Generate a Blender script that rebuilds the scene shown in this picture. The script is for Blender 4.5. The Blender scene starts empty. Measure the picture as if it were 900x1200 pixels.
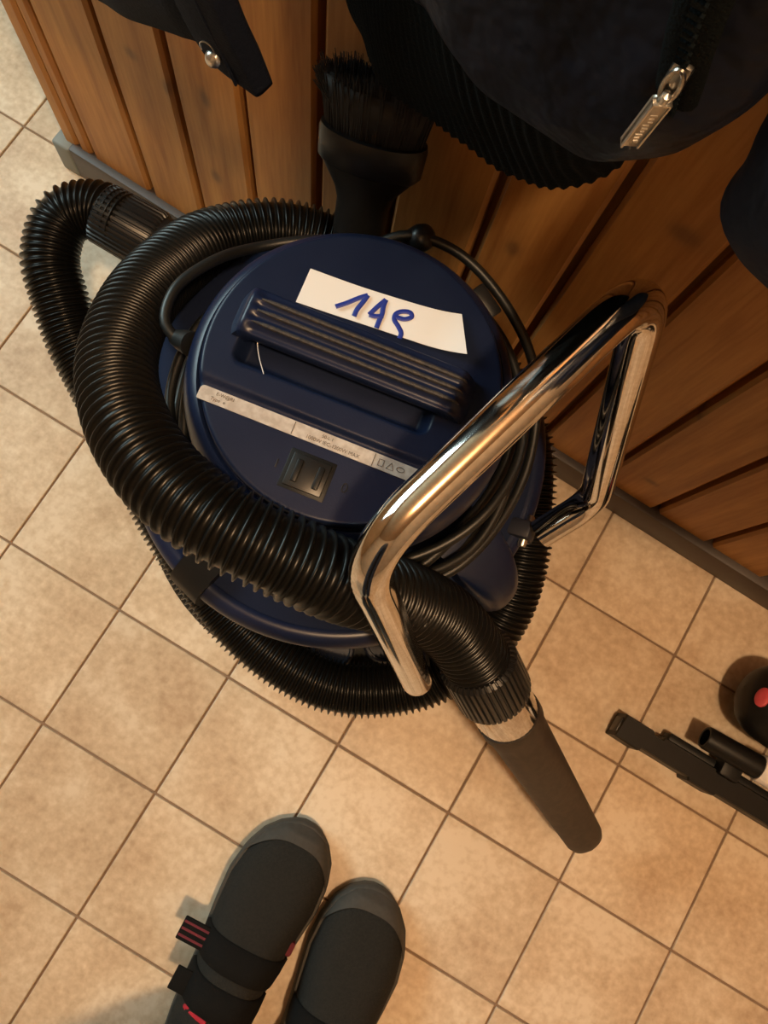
import bpy, bmesh, math, random
import numpy as np
from mathutils import Vector, Matrix, noise

random.seed(7)
S = bpy.context.scene
COL = S.collection

# ------------------------------------------------------------------ camera
cam = bpy.data.cameras.new('camera')
cam.sensor_fit = 'AUTO'
cam.sensor_width = 36.0
cam.lens = 966.13 / 1200 * 36.0
cam.clip_start = 0.02
co = bpy.data.objects.new('camera', cam)
COL.objects.link(co)
rot = Matrix(((0.8537, -0.5205, 0.0179), (0.5135, 0.8354, -0.1962), (0.0871, 0.1767, 0.9804)))
co.matrix_world = Matrix.Translation((0.2221, 0.0655, 0.9916)) @ rot.to_quaternion().to_matrix().to_4x4()
S.camera = co

# ------------------------------------------------------------------ world, lights, exposure
w = bpy.data.worlds.new('world')
S.world = w
w.use_nodes = True
w.node_tree.nodes['Background'].inputs[0].default_value = (0.75, 0.85, 1.0, 1)
w.node_tree.nodes['Background'].inputs[1].default_value = 0.35
S.view_settings.view_transform = 'Standard'
S.view_settings.look = 'None'
S.view_settings.gamma = 1
S.view_settings.use_curve_mapping = False
S.view_settings.exposure = -0.15


def lamp_point(name, loc, energy, color, radius):
    l = bpy.data.lights.new(name, 'POINT')
    l.energy = energy
    l.color = color
    l.shadow_soft_size = radius
    o = bpy.data.objects.new(name, l)
    o.location = loc
    COL.objects.link(o)
    return o


def lamp_area(name, loc, target, energy, color, sx, sy):
    l = bpy.data.lights.new(name, 'AREA')
    l.shape = 'RECTANGLE'
    l.size = sx
    l.size_y = sy
    l.energy = energy
    l.color = color
    o = bpy.data.objects.new(name, l)
    o.location = loc
    o.rotation_euler = (Vector(target) - Vector(loc)).to_track_quat('-Z', 'Y').to_euler()
    COL.objects.link(o)
    return o


lamp_point('ceiling_lamp_offscreen', (0.66, -0.18, 2.36), 104.0, (1.0, 0.70, 0.415), 0.06)
lamp_area('window_left_offscreen', (-1.755, 0.40, 1.55), (0.0, 0.40, 1.55), 52.0, (0.72, 0.95, 0.95), 1.2, 1.0)


# ------------------------------------------------------------------ materials
def mat(name, color, rough=0.5, metal=0.0, spec=0.5, bdist=0.002, nscale=0, ncol=None, nmix=0.5, bump=0.0, bscale=200.0, ndetail=4, coat=0.0):
    m = bpy.data.materials.new(name)
    m.use_nodes = True
    nt = m.node_tree
    b = nt.nodes['Principled BSDF']
    b.inputs['Base Color'].default_value = (*color, 1)
    b.inputs['Roughness'].default_value = rough
    b.inputs['Metallic'].default_value = metal
    b.inputs['Specular IOR Level'].default_value = spec
    b.inputs['Coat Weight'].default_value = coat
    tc = nt.nodes.new('ShaderNodeTexCoord')
    if nscale:
        n = nt.nodes.new('ShaderNodeTexNoise')
        n.inputs['Scale'].default_value = nscale
        n.inputs['Detail'].default_value = ndetail
        nt.links.new(tc.outputs['Object'], n.inputs['Vector'])
        r = nt.nodes.new('ShaderNodeValToRGB')
        r.color_ramp.elements[0].position = 0.5 - nmix / 2
        r.color_ramp.elements[1].position = 0.5 + nmix / 2
        r.color_ramp.elements[0].color = (*color, 1)
        r.color_ramp.elements[1].color = (*(ncol or color), 1)
        nt.links.new(n.outputs['Fac'], r.inputs['Fac'])
        nt.links.new(r.outputs['Color'], b.inputs['Base Color'])
    if bump:
        n2 = nt.nodes.new('ShaderNodeTexNoise')
        n2.inputs['Scale'].default_value = bscale
        n2.inputs['Detail'].default_value = 3
        nt.links.new(tc.outputs['Object'], n2.inputs['Vector'])
        bp = nt.nodes.new('ShaderNodeBump')
        bp.inputs['Strength'].default_value = bump
        bp.inputs['Distance'].default_value = bdist
        nt.links.new(n2.outputs['Fac'], bp.inputs['Height'])
        nt.links.new(bp.outputs['Normal'], b.inputs['Normal'])
    return m


def wood_mat():
    m = bpy.data.materials.new('varnished_pine')
    m.use_nodes = True
    nt = m.node_tree
    N, Lk = nt.nodes, nt.links
    b = N['Principled BSDF']
    geo = N.new('ShaderNodeNewGeometry')
    oi = N.new('ShaderNodeObjectInfo')

    def math_(op, a, c=None, clamp=False):
        n = N.new('ShaderNodeMath')
        n.operation = op
        n.use_clamp = clamp
        for i, v in enumerate((a, c)):
            if v is None:
                continue
            if isinstance(v, (int, float)):
                n.inputs[i].default_value = v
            else:
                Lk.new(v, n.inputs[i])
        return n.outputs[0]
    sep = N.new('ShaderNodeSeparateXYZ')
    Lk.new(geo.outputs['Position'], sep.inputs[0])
    # grain coordinates: stretched along the plank, shifted per plank
    cmb = N.new('ShaderNodeCombineXYZ')
    Lk.new(math_('ADD', math_('MULTIPLY', sep.outputs[0], 34.0), math_('MULTIPLY', oi.outputs['Random'], 57.0)), cmb.inputs[0])
    Lk.new(math_('MULTIPLY', sep.outputs[1], 34.0), cmb.inputs[1])
    Lk.new(math_('MULTIPLY', sep.outputs[2], 2.2), cmb.inputs[2])
    n1 = N.new('ShaderNodeTexNoise')
    n1.inputs['Scale'].default_value = 1.3
    n1.inputs['Detail'].default_value = 5
    n1.inputs['Distortion'].default_value = 0.5
    Lk.new(cmb.outputs[0], n1.inputs['Vector'])
    n2 = N.new('ShaderNodeTexNoise')
    n2.inputs['Scale'].default_value = 9.0
    n2.inputs['Detail'].default_value = 3
    Lk.new(cmb.outputs[0], n2.inputs['Vector'])
    g = math_('ADD', math_('MULTIPLY', n1.outputs['Fac'], 0.7), math_('MULTIPLY', n2.outputs['Fac'], 0.3))
    ramp = N.new('ShaderNodeValToRGB')
    e = ramp.color_ramp.elements
    e[0].position = 0.32
    e[0].color = (0.30, 0.118, 0.030, 1)
    e[1].position = 0.66
    e[1].color = (0.53, 0.268, 0.080, 1)
    Lk.new(g, ramp.inputs['Fac'])
    # knots: (x, z, half width, half height)
    knots = [(0.287, 0.505, .011, .0085), (0.188, 0.380, .006, .010), (-0.125, 0.195, .006, .010), (-0.20, 0.318, .006, .007),
             (-0.12, 0.320, .005, .010), (-0.165, 0.30, .005, .010), (0.402, 0.305, .007, .006), (0.442, 0.125, .008, .006),
             (0.66, 0.3, .008, .012), (0.52, 0.42, .006, .009), (-0.27, 0.36, .006, .006), (0.06, 0.47, .005, .008),
             (0.33, 0.25, .006, .008), (-0.03, 0.22, .005, .009)]
    tot = None
    for (x, z, a, c) in knots:
        dx = math_('DIVIDE', math_('SUBTRACT', sep.outputs[0], x), a)
        dz = math_('DIVIDE', math_('SUBTRACT', sep.outputs[2], z), c)
        d = math_('ADD', math_('MULTIPLY', dx, dx), math_('MULTIPLY', dz, dz))
        k = math_('DIVIDE', 1.0, math_('ADD', 1.0, math_('MULTIPLY', d, d)))
        tot = k if tot is None else math_('ADD', tot, k)
    mx = N.new('ShaderNodeMixRGB')
    Lk.new(math_('MULTIPLY', tot, 0.55, True), mx.inputs[0])
    Lk.new(ramp.outputs[0], mx.inputs[1])
    mx.inputs[2].default_value = (0.10, 0.055, 0.035, 1)
    hsv = N.new('ShaderNodeHueSaturation')
    Lk.new(mx.outputs[0], hsv.inputs['Color'])
    Lk.new(math_('ADD', 0.86, math_('MULTIPLY', oi.outputs['Random'], 0.26)), hsv.inputs['Value'])
    Lk.new(hsv.outputs[0], b.inputs['Base Color'])
    b.inputs['Roughness'].default_value = 0.46
    b.inputs['Specular IOR Level'].default_value = 0.3
    bp = N.new('ShaderNodeBump')
    bp.inputs['Strength'].default_value = 0.08
    bp.inputs['Distance'].default_value = 0.002
    Lk.new(g, bp.inputs['Height'])
    Lk.new(bp.outputs[0], b.inputs['Normal'])
    return m


def tile_mat():
    m = bpy.data.materials.new('beige_ceramic')
    m.use_nodes = True
    nt = m.node_tree
    N, Lk = nt.nodes, nt.links
    b = N['Principled BSDF']
    geo = N.new('ShaderNodeNewGeometry')
    oi = N.new('ShaderNodeObjectInfo')
    add = N.new('ShaderNodeVectorMath')
    add.operation = 'ADD'
    Lk.new(geo.outputs['Position'], add.inputs[0])
    sc = N.new('ShaderNodeVectorMath')
    sc.operation = 'SCALE'
    Lk.new(oi.outputs['Random'], sc.inputs['Scale'])
    sc.inputs[0].default_value = (3.1, 7.7, 5.3)
    Lk.new(sc.outputs[0], add.inputs[1])
    n1 = N.new('ShaderNodeTexNoise')
    n1.inputs['Scale'].default_value = 10.0
    n1.inputs['Detail'].default_value = 6
    n1.inputs['Roughness'].default_value = 0.62
    Lk.new(add.outputs[0], n1.inputs['Vector'])
    n2 = N.new('ShaderNodeTexNoise')
    n2.inputs['Scale'].default_value = 120.0
    n2.inputs['Detail'].default_value = 4
    Lk.new(add.outputs[0], n2.inputs['Vector'])
    mixf = N.new('ShaderNodeMath')
    mixf.operation = 'MULTIPLY_ADD'
    mixf.inputs[1].default_value = 0.36
    Lk.new(n2.outputs['Fac'], mixf.inputs[0])
    m2 = N.new('ShaderNodeMath')
    m2.operation = 'MULTIPLY'
    m2.inputs[1].default_value = 0.64
    Lk.new(n1.outputs['Fac'], m2.inputs[0])
    Lk.new(m2.outputs[0], mixf.inputs[2])
    ramp = N.new('ShaderNodeValToRGB')
    e = ramp.color_ramp.elements
    e[0].position = 0.36
    e[0].color = (0.46, 0.335, 0.22, 1)
    e[1].position = 0.60
    e[1].color = (0.70, 0.59, 0.45, 1)
    x = ramp.color_ramp.elements.new(0.5)
    x.color = (0.60, 0.475, 0.335, 1)
    Lk.new(mixf.outputs[0], ramp.inputs['Fac'])
    hsv = N.new('ShaderNodeHueSaturation')
    ma = N.new('ShaderNodeMath')
    ma.operation = 'MULTIPLY_ADD'
    ma.inputs[1].default_value = 0.14
    ma.inputs[2].default_value = 0.93
    Lk.new(oi.outputs['Random'], ma.inputs[0])
    Lk.new(ma.outputs[0], hsv.inputs['Value'])
    Lk.new(ramp.outputs[0], hsv.inputs['Color'])
    Lk.new(hsv.outputs[0], b.inputs['Base Color'])
    b.inputs['Roughness'].default_value = 0.42
    b.inputs['Specular IOR Level'].default_value = 0.45
    bp = N.new('ShaderNodeBump')
    bp.inputs['Strength'].default_value = 0.25
    bp.inputs['Distance'].default_value = 0.001
    Lk.new(mixf.outputs[0], bp.inputs['Height'])
    Lk.new(bp.outputs[0], b.inputs['Normal'])
    return m


M = dict(
    tile=tile_mat(), wood=wood_mat(), navy_matte=mat('navy_matte_plastic', (0.0064, 0.0125, 0.0375), 0.85, spec=0.2),
    grout=mat('brown_grout', (0.20, 0.13, 0.085), 0.9, nscale=40, ncol=(0.28, 0.19, 0.125)),
    base=mat('baseboard_brown', (0.045, 0.032, 0.026), 0.5, nscale=25, ncol=(0.062, 0.044, 0.035)),
    base_end=mat('baseboard_end_grey', (0.20, 0.22, 0.21), 0.6),
    plaster=mat('cream_plaster', (0.34, 0.25, 0.16), 0.9, nscale=8, ncol=(0.38, 0.28, 0.18)),
    ceil=mat('ceiling_wood', (0.34, 0.22, 0.12), 0.7, nscale=8, ncol=(0.38, 0.25, 0.14)),
    glass=mat('window_glass', (0.9, 0.95, 0.95), 0.05),
    navy=mat('navy_plastic', (0.0050, 0.0105, 0.034), 0.36, nscale=24, ncol=(0.0078, 0.0145, 0.041), nmix=0.4, bump=0.05, bscale=900, spec=0.3),
    navy_gloss=mat('navy_gloss_plastic', (0.0058, 0.0115, 0.038), 0.33, spec=0.35, nscale=30, ncol=(0.0085, 0.015, 0.044), nmix=0.4),
    dark_tank=mat('dark_navy_tank', (0.012, 0.015, 0.028), 0.5),
    black=mat('black_plastic', (0.006, 0.0062, 0.0065), 0.45, nscale=60, ncol=(0.009, 0.009, 0.0092), nmix=0.5, spec=0.25),
    hose=mat('black_hose', (0.0045, 0.0048, 0.0048), 0.30, nscale=18, ncol=(0.0062, 0.0060, 0.0057), nmix=0.4, spec=0.25),
    satin=mat('satin_black', (0.009, 0.0095, 0.0105), 0.36),
    nozzle=mat('dusty_black_nozzle', (0.030, 0.022, 0.017), 0.55, nscale=140, ncol=(0.046, 0.034, 0.025), nmix=0.3),
    cord=mat('black_cord', (0.009, 0.0098, 0.010), 0.42),
    chrome=mat('chrome', (0.78, 0.76, 0.73), 0.07, 1.0, nscale=300, ncol=(0.70, 0.67, 0.63), nmix=0.2),
    steel=mat('steel', (0.62, 0.60, 0.56), 0.3, 1.0),
    zipmetal=mat('gunmetal', (0.30, 0.28, 0.25), 0.28, 1.0, nscale=400, ncol=(0.42, 0.40, 0.36)),
    silver=mat('silver_label', (0.60, 0.56, 0.52), 0.42, 0.25, nscale=160, ncol=(0.45, 0.40, 0.36), nmix=0.25),
    ink=mat('label_ink', (0.10, 0.085, 0.075), 0.6),
    paper=mat('white_paper', (0.80, 0.81, 0.82), 0.8),
    blueink=mat('blue_marker', (0.008, 0.030, 0.30), 0.5),
    dust=mat('dusty_ridge', (0.016, 0.016, 0.022), 0.6, nscale=420, ncol=(0.055, 0.046, 0.040), nmix=0.3),
    bristle=mat('black_bristle', (0.010, 0.010, 0.011), 0.6),
    puffer=mat('navy_nylon', (0.0040, 0.0058, 0.0130), 0.55, nscale=14, ncol=(0.0060, 0.0080, 0.0160), bump=0.8, bscale=30, bdist=0.012, spec=0.12),
    rib=mat('black_rib_knit', (0.0036, 0.0054, 0.0062), 0.95, spec=0.1, bump=0.5, bscale=900),
    navyfab=mat('navy_fabric', (0.0070, 0.0105, 0.022), 0.8, spec=0.15, nscale=300, ncol=(0.011, 0.0155, 0.030), bump=0.3, bscale=500),
    sleeve=mat('blue_sleeve', (0.010, 0.021, 0.054), 0.7, spec=0.2, nscale=40, ncol=(0.014, 0.027, 0.064), bump=0.6, bscale=30, bdist=0.01),
    trouser=mat('dark_trouser', (0.010, 0.011, 0.018), 0.9, nscale=200, ncol=(0.016, 0.017, 0.026)),
    shoe=mat('charcoal_mesh', (0.014, 0.0145, 0.014), 0.9, spec=0.2, nscale=400, ncol=(0.023, 0.023, 0.021), bump=0.4, bscale=900),
    rubber=mat('grey_rubber', (0.042, 0.039, 0.034), 0.75, nscale=200, ncol=(0.056, 0.052, 0.045)),
    strap=mat('black_strap', (0.0075, 0.0075, 0.0075), 0.95, spec=0.15, bump=0.3, bscale=900),
    red=mat('red_lace', (0.42, 0.012, 0.03), 0.7),
    maroon=mat('maroon_stripe', (0.12, 0.012, 0.025), 0.8),
    pink=mat('pink_button', (0.55, 0.07, 0.085), 0.5),
    white=mat('white_plastic', (0.75, 0.74, 0.74), 0.4),
)


# ------------------------------------------------------------------ mesh helpers
def link(name, verts, faces, m=None, parent=None, smooth=True, sharp=None):
    me = bpy.data.meshes.new(name)
    me.from_pydata([tuple(v) for v in verts], [], [tuple(f) for f in faces])
    me.validate()
    bm = bmesh.new()
    bm.from_mesh(me)
    bmesh.ops.recalc_face_normals(bm, faces=bm.faces)
    bm.to_mesh(me)
    bm.free()
    if smooth:
        me.polygons.foreach_set('use_smooth', [True] * len(me.polygons))
        if sharp:
            me.set_sharp_from_angle(angle=math.radians(sharp))
    o = bpy.data.objects.new(name, me)
    COL.objects.link(o)
    if m:
        me.materials.append(M[m])
    if parent:
        o.parent = parent
    return o


class MB:
    def __init__(s):
        s.v, s.f = [], []

    def add(s, vf):
        v, f = vf
        k = len(s.v)
        s.v += [tuple(p) for p in v]
        s.f += [tuple(i + k for i in q) for q in f]
        return s

    def build(s, name, m, parent=None, smooth=True, sharp=40):
        return link(name, s.v, s.f, m, parent, smooth, sharp)


def tag(o, label=None, cat=None, group=None, kind=None):
    if label:
        o['label'] = label
    if cat:
        o['category'] = cat
    if group:
        o['group'] = group
    if kind:
        o['kind'] = kind
    return o


def thing(name, label, cat, loc=(0, 0, 0)):
    o = bpy.data.objects.new(name, None)
    o.empty_display_size = 0.05
    COL.objects.link(o)
    o.location = loc
    bpy.context.view_layer.update()
    return tag(o, label, cat)


def adopt(root, objs=None):
    """Parts are modelled in world coordinates: keep them there under a root that sits elsewhere."""
    inv = Matrix.Translation(-Vector(root.location))
    for c in root.children:
        c.matrix_parent_inverse = inv


def box(x0, x1, y0, y1, z0, z1, bev=0.0):
    if bev <= 0:
        v = [(x, y, z) for x in (x0, x1) for y in (y0, y1) for z in (z0, z1)]
        f = [(0, 1, 3, 2), (4, 6, 7, 5), (0, 4, 5, 1), (2, 3, 7, 6), (0, 2, 6, 4), (1, 5, 7, 3)]
        return v, f
    bm = bmesh.new()
    bmesh.ops.create_cube(bm, size=1)
    for p in bm.verts:
        p.co = Vector(((x0 + x1) / 2 + p.co.x * (x1 - x0), (y0 + y1) / 2 + p.co.y * (y1 - y0), (z0 + z1) / 2 + p.co.z * (z1 - z0)))
    bmesh.ops.bevel(bm, geom=list(bm.edges), offset=bev, segments=2, profile=0.5, affect='EDGES')
    bm.verts.index_update()
    v = [p.co[:] for p in bm.verts]
    f = [[q.index for q in fc.verts] for fc in bm.faces]
    bm.free()
    return v, f


def xf(vf, mtx):
    return [tuple(mtx @ Vector(p)) for p in vf[0]], vf[1]


def lathe(profile, seg=64, cap=True):
    v, f = [], []
    n = len(profile)
    for i in range(seg):
        a = 2 * math.pi * i / seg
        for r, z in profile:
            v.append((r * math.cos(a), r * math.sin(a), z))
    for i in range(seg):
        j = (i + 1) % seg
        for k in range(n - 1):
            f.append((i * n + k, j * n + k, j * n + k + 1, i * n + k + 1))
    if cap:
        if profile[0][0] > 1e-6:
            f.append([i * n for i in range(seg)])
        if profile[-1][0] > 1e-6:
            f.append([i * n + n - 1 for i in range(seg)])
    return v, f


def catmull(pts, per=12, closed=False):
    P = [np.array(p, float) for p in pts]
    n = len(P)
    out = []
    rng = range(n) if closed else range(n - 1)
    for i in rng:
        if closed:
            p0, p1, p2, p3 = P[(i - 1) % n], P[i], P[(i + 1) % n], P[(i + 2) % n]
        else:
            p1, p2 = P[i], P[i + 1]
            p0 = P[i - 1] if i > 0 else 2 * p1 - p2
            p3 = P[i + 2] if i + 2 < n else 2 * p2 - p1
        # centripetal
        def tj(ti, a, b):
            return ti + max(np.linalg.norm(b - a), 1e-6) ** 0.5
        t0 = 0.0
        t1 = tj(t0, p0, p1)
        t2 = tj(t1, p1, p2)
        t3 = tj(t2, p2, p3)
        for k in range(per):
            t = t1 + (t2 - t1) * k / per
            A1 = (t1 - t) / (t1 - t0) * p0 + (t - t0) / (t1 - t0) * p1
            A2 = (t2 - t) / (t2 - t1) * p1 + (t - t1) / (t2 - t1) * p2
            A3 = (t3 - t) / (t3 - t2) * p2 + (t - t2) / (t3 - t2) * p3
            B1 = (t2 - t) / (t2 - t0) * A1 + (t - t0) / (t2 - t0) * A2
            B2 = (t3 - t) / (t3 - t1) * A2 + (t - t1) / (t3 - t1) * A3
            out.append((t2 - t) / (t2 - t1) * B1 + (t - t1) / (t2 - t1) * B2)
    if not closed:
        out.append(P[-1])
    return np.array(out)


def resample(path, step=None, n=None):
    d = np.r_[0, np.cumsum(np.linalg.norm(np.diff(path, axis=0), axis=1))]
    if n is None:
        n = max(2, int(round(d[-1] / step)) + 1)
    t = np.linspace(0, d[-1], n)
    return np.stack([np.interp(t, d, path[:, k]) for k in range(3)], 1), d[-1]


def fillet(pts, rad, seg=10):
    P = [np.array(p, float) for p in pts]
    out = [P[0]]
    for i in range(1, len(P) - 1):
        a, b, c = P[i - 1], P[i], P[i + 1]
        r = rad[i - 1]
        u = (a - b) / np.linalg.norm(a - b)
        v = (c - b) / np.linalg.norm(c - b)
        p, q = b + u * r, b + v * r
        for k in range(seg + 1):
            t = k / seg
            out.append((1 - t) ** 2 * p + 2 * t * (1 - t) * b + t * t * q)
    out.append(P[-1])
    return np.array(out)


def sweep(path, radius, seg=20, cap=True, closed=False, up=None, ry=1.0):
    """tube along path; radius is a number or one per point; ry flattens the section"""
    path = np.asarray(path, float)
    n = len(path)
    T = np.gradient(path, axis=0)
    if closed:
        T = np.roll(path, -1, 0) - np.roll(path, 1, 0)
    T /= np.linalg.norm(T, axis=1)[:, None] + 1e-12
    ref = np.array(up if up is not None else ([0, 0, 1] if abs(T[0][2]) < 0.9 else [1, 0, 0]), float)
    N = ref - T[0] * (ref @ T[0])
    N /= np.linalg.norm(N)
    R = radius if hasattr(radius, '__len__') else [radius] * n
    v, f = [], []
    for i in range(n):
        N = N - T[i] * (N @ T[i])
        N /= np.linalg.norm(N)
        B = np.cross(T[i], N)
        for k in range(seg):
            a = 2 * math.pi * k / seg
            v.append(tuple(path[i] + R[i] * (math.cos(a) * B + math.sin(a) * ry * N)))
    for i in range(n if closed else n - 1):
        j = (i + 1) % n
        for k in range(seg):
            l = (k + 1) % seg
            f.append((i * seg + k, i * seg + l, j * seg + l, j * seg + k))
    if cap and not closed:
        f.append(list(range(seg)))
        f.append([(n - 1) * seg + k for k in range(seg)])
    return v, f


def ribbed_hose(path, pitch=0.0056, pitch2=0.0072, r0=0.0240, r1=0.0278, seg=30):
    d = np.r_[0, np.cumsum(np.linalg.norm(np.diff(path, axis=0), axis=1))]
    prof = [(0.0, r0), (0.46, r0), (0.58, r0 + (r1 - r0) * .55), (0.68, r1), (0.80, r1), (0.90, r0 + (r1 - r0) * .5)]
    ts, rs = [], []
    s = 0.0
    while s + pitch2 < d[-1]:
        u = min(max((s / d[-1] - 0.62) / 0.16, 0), 1)
        pt = pitch + (pitch2 - pitch) * u
        for t, r in prof:
            ts.append(s + t * pt)
            rs.append(r)
        s += pt
    pts = np.stack([np.interp(ts, d, path[:, k]) for k in range(3)], 1)
    return sweep_t(pts, rs, path, d, ts, seg)


def sweep_t(pts, rs, path, d, ts, seg):
    T0 = np.gradient(path, axis=0)
    T = np.stack([np.interp(ts, d, T0[:, k]) for k in range(3)], 1)
    T /= np.linalg.norm(T, axis=1)[:, None]
    N = np.array([0, 0, 1.0])
    N -= T[0] * (N @ T[0])
    v, f = [], []
    n = len(pts)
    ang = np.arange(seg) * 2 * math.pi / seg
    for i in range(n):
        N = N - T[i] * (N @ T[i])
        N /= np.linalg.norm(N)
        B = np.cross(T[i], N)
        ring = pts[i] + rs[i] * (np.cos(ang)[:, None] * B + np.sin(ang)[:, None] * N)
        v += ring.tolist()
    for i in range(n - 1):
        for k in range(seg):
            l = (k + 1) % seg
            f.append((i * seg + k, i * seg + l, (i + 1) * seg + l, (i + 1) * seg + k))
    f.append(list(range(seg)))
    f.append([(n - 1) * seg + k for k in range(seg)])
    return v, f


def frame_z(p, q):
    """matrix whose z axis runs from p to q, at p"""
    d = (Vector(q) - Vector(p)).normalized()
    return Matrix.Translation(p) @ d.to_track_quat('Z', 'Y').to_matrix().to_4x4()


def loft(rings, closed_u=True, cap=True):
    n = len(rings[0])
    v = [tuple(p) for r in rings for p in r]
    f = []
    for i in range(len(rings) - 1):
        for k in range(n if closed_u else n - 1):
            l = (k + 1) % n
            f.append((i * n + k, i * n + l, (i + 1) * n + l, (i + 1) * n + k))
    if cap and closed_u:
        f.append(list(range(n)))
        f.append([(len(rings) - 1) * n + k for k in range(n)])
    return v, f


def text_mesh(name, s, size, m, parent, mtx, extrude=0.00015, align='LEFT'):
    c = bpy.data.curves.new(name, 'FONT')
    c.body = s
    c.size = size
    c.extrude = extrude
    c.align_x = align
    tmp = bpy.data.objects.new(name + '_tmp', c)
    COL.objects.link(tmp)
    dg = bpy.context.evaluated_depsgraph_get()
    me = bpy.data.meshes.new_from_object(tmp.evaluated_get(dg))
    bpy.data.objects.remove(tmp)
    bpy.data.curves.remove(c)
    me.transform(mtx)
    me.name = name
    me.materials.clear()
    me.materials.append(M[m])
    o = bpy.data.objects.new(name, me)
    COL.objects.link(o)
    o.parent = parent
    return o


# ================================================================== SETTING
X0, X1, Y0, Y1, H = -1.75, 2.1, -2.1, 2.1, 2.45
floor = link('floor', *box(X0, X1, Y0, Y1, -0.08, -0.0022), 'grout', smooth=False)
tag(floor, kind='structure')
T = 0.15
g = 0.0013
tv, tf = box(g, T - g, g, T - g, -0.012, 0.0, 0.0011)
tile_me = None
near = set()
for i in range(-6, 8):
    for j in range(-5, 7):
        if tile_me is None:
            o = link('tile', tv, tf, 'tile', floor, smooth=False)
            tile_me = o.data
        else:
            o = bpy.data.objects.new('tile', tile_me)
            COL.objects.link(o)
            o.parent = floor
        o.location = (i * T, j * T, 0)
        near.add((i, j))
mb = MB()
sv, sf = box(g, T - g, g, T - g, -0.012, 0.0)
for i in range(-12, 14):
    for j in range(-14, 14):
        if (i, j) not in near:
            mb.add(([(x + i * T, y + j * T, z) for x, y, z in sv], sf))
tag(mb.build('tile_field', 'tile', floor, smooth=False), kind='stuff')

tag(link('ceiling', *box(X0, X1, Y0, Y1, H, H + 0.05), 'ceil', smooth=False), kind='structure')
tag(link('wall_right', *box(X1, X1 + 0.08, Y0, Y1, 0, H), 'plaster', smooth=False), kind='structure')
tag(link('wall_front', *box(X0, X1, Y0 - 0.08, Y0, 0, H), 'plaster', smooth=False), kind='structure')
tag(link('wall_far', *box(X0, X1, Y1, Y1 + 0.08, 0, H), 'plaster', smooth=False), kind='structure')
mb = MB()
wy0, wy1, wz0, wz1 = -0.25, 1.05, 1.0, 2.1
for b in ((Y0, wy0, 0, H), (wy1, Y1, 0, H), (wy0, wy1, 0, wz0), (wy0, wy1, wz1, H)):
    mb.add(box(X0 - 0.08, X0, b[0], b[1], b[2], b[3]))
tag(mb.build('wall_left', 'plaster', smooth=False), kind='structure')
wf = MB()
for b in ((wy0, wy0 + .05, wz0, wz1), (wy1 - .05, wy1, wz0, wz1), (wy0, wy1, wz0, wz0 + .05), (wy0, wy1, wz1 - .05, wz1), (.38, .42, wz0, wz1)):
    wf.add(box(X0 - 0.06, X0 - 0.01, *b))
win = tag(wf.build('window_1', 'white', smooth=False), kind='structure')

M['glass'].node_tree.nodes['Principled BSDF'].inputs['Transmission Weight'].default_value = 1.0
for ya, yb in ((wy0 + .045, .385), (.415, wy1 - .045)):
    link('pane', *box(X0 - 0.038, X0 - 0.034, ya, yb, wz0 + .045, wz1 - .045), 'glass', win, smooth=False)

# wooden partition: wall_back, slightly turned against the tile grid
WALL = Matrix.Translation((0, 0.4243, 0)) @ Matrix.Rotation(math.atan(-0.0195), 4, 'Z')   # y = 0 is the baseboard front
WX0, WX1, WH = -0.366, 2.05, 2.25
wall = link('wall_back', *xf(box(WX0, WX1, 0.026, 0.12, 0.0, WH), WALL), 'wood', smooth=False)
tag(wall, kind='structure')
edges = [-0.322, -0.2365, -0.158, -0.079, -0.001, 0.0745, 0.1575, 0.2365, 0.317, 0.401, 0.479, 0.5535]
while edges[-1] + 0.0785 < WX1:
    edges.append(edges[-1] + 0.0785)


def plank_shape(x0, x1, z0, z1, gap=0.0034):
    """tongue-and-groove board: bevelled face, cheap closed prism"""
    a, b = x0 + gap, x1 - gap
    c = 0.0035
    prof = [(a, 0.028), (a, 0.0135), (a + c, 0.010), (b - c, 0.010), (b, 0.0135), (b, 0.028)]
    v = [(x, y, z) for z in (z0, z1) for x, y in prof]
    n = len(prof)
    f = [(k, (k + 1) % n, n + (k + 1) % n, n + k) for k in range(n)] + [list(range(n)), list(range(n, 2 * n))]
    return v, f


for k in range(len(edges) - 1):
    o = link('plank', *xf(plank_shape(edges[k], edges[k + 1], 0.055, WH - 0.002), WALL), 'wood', wall, smooth=False)
for a, b in ((-0.366, -0.342), (-0.342, -0.322)):
    link('edge_strip', *xf(plank_shape(a, b, 0.040, WH - 0.002, 0.0018), WALL), 'wood', wall, smooth=False)
bb = MB()
bb.add(xf(box(-0.352, WX1, 0.0, 0.022, 0.0, 0.058, 0.003), WALL))
base = tag(bb.build('baseboard_back', 'base'), kind='structure')
link('end_cap', *xf(box(-0.376, -0.350, -0.001, 0.024, 0.0, 0.056, 0.003), WALL), 'base_end', base)

# ================================================================== VACUUM CLEANER
AX, AY = 0.147, 0.240
vac = thing('vacuum_cleaner', 'navy blue drum vacuum cleaner with chrome handle and coiled black hose', 'vacuum cleaner', (AX, AY, 0))
TA = Matrix.Translation((AX, AY, 0))
LR = TA @ Matrix.Rotation(math.radians(10.0), 4, 'Z')      # frame of the lid

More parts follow.
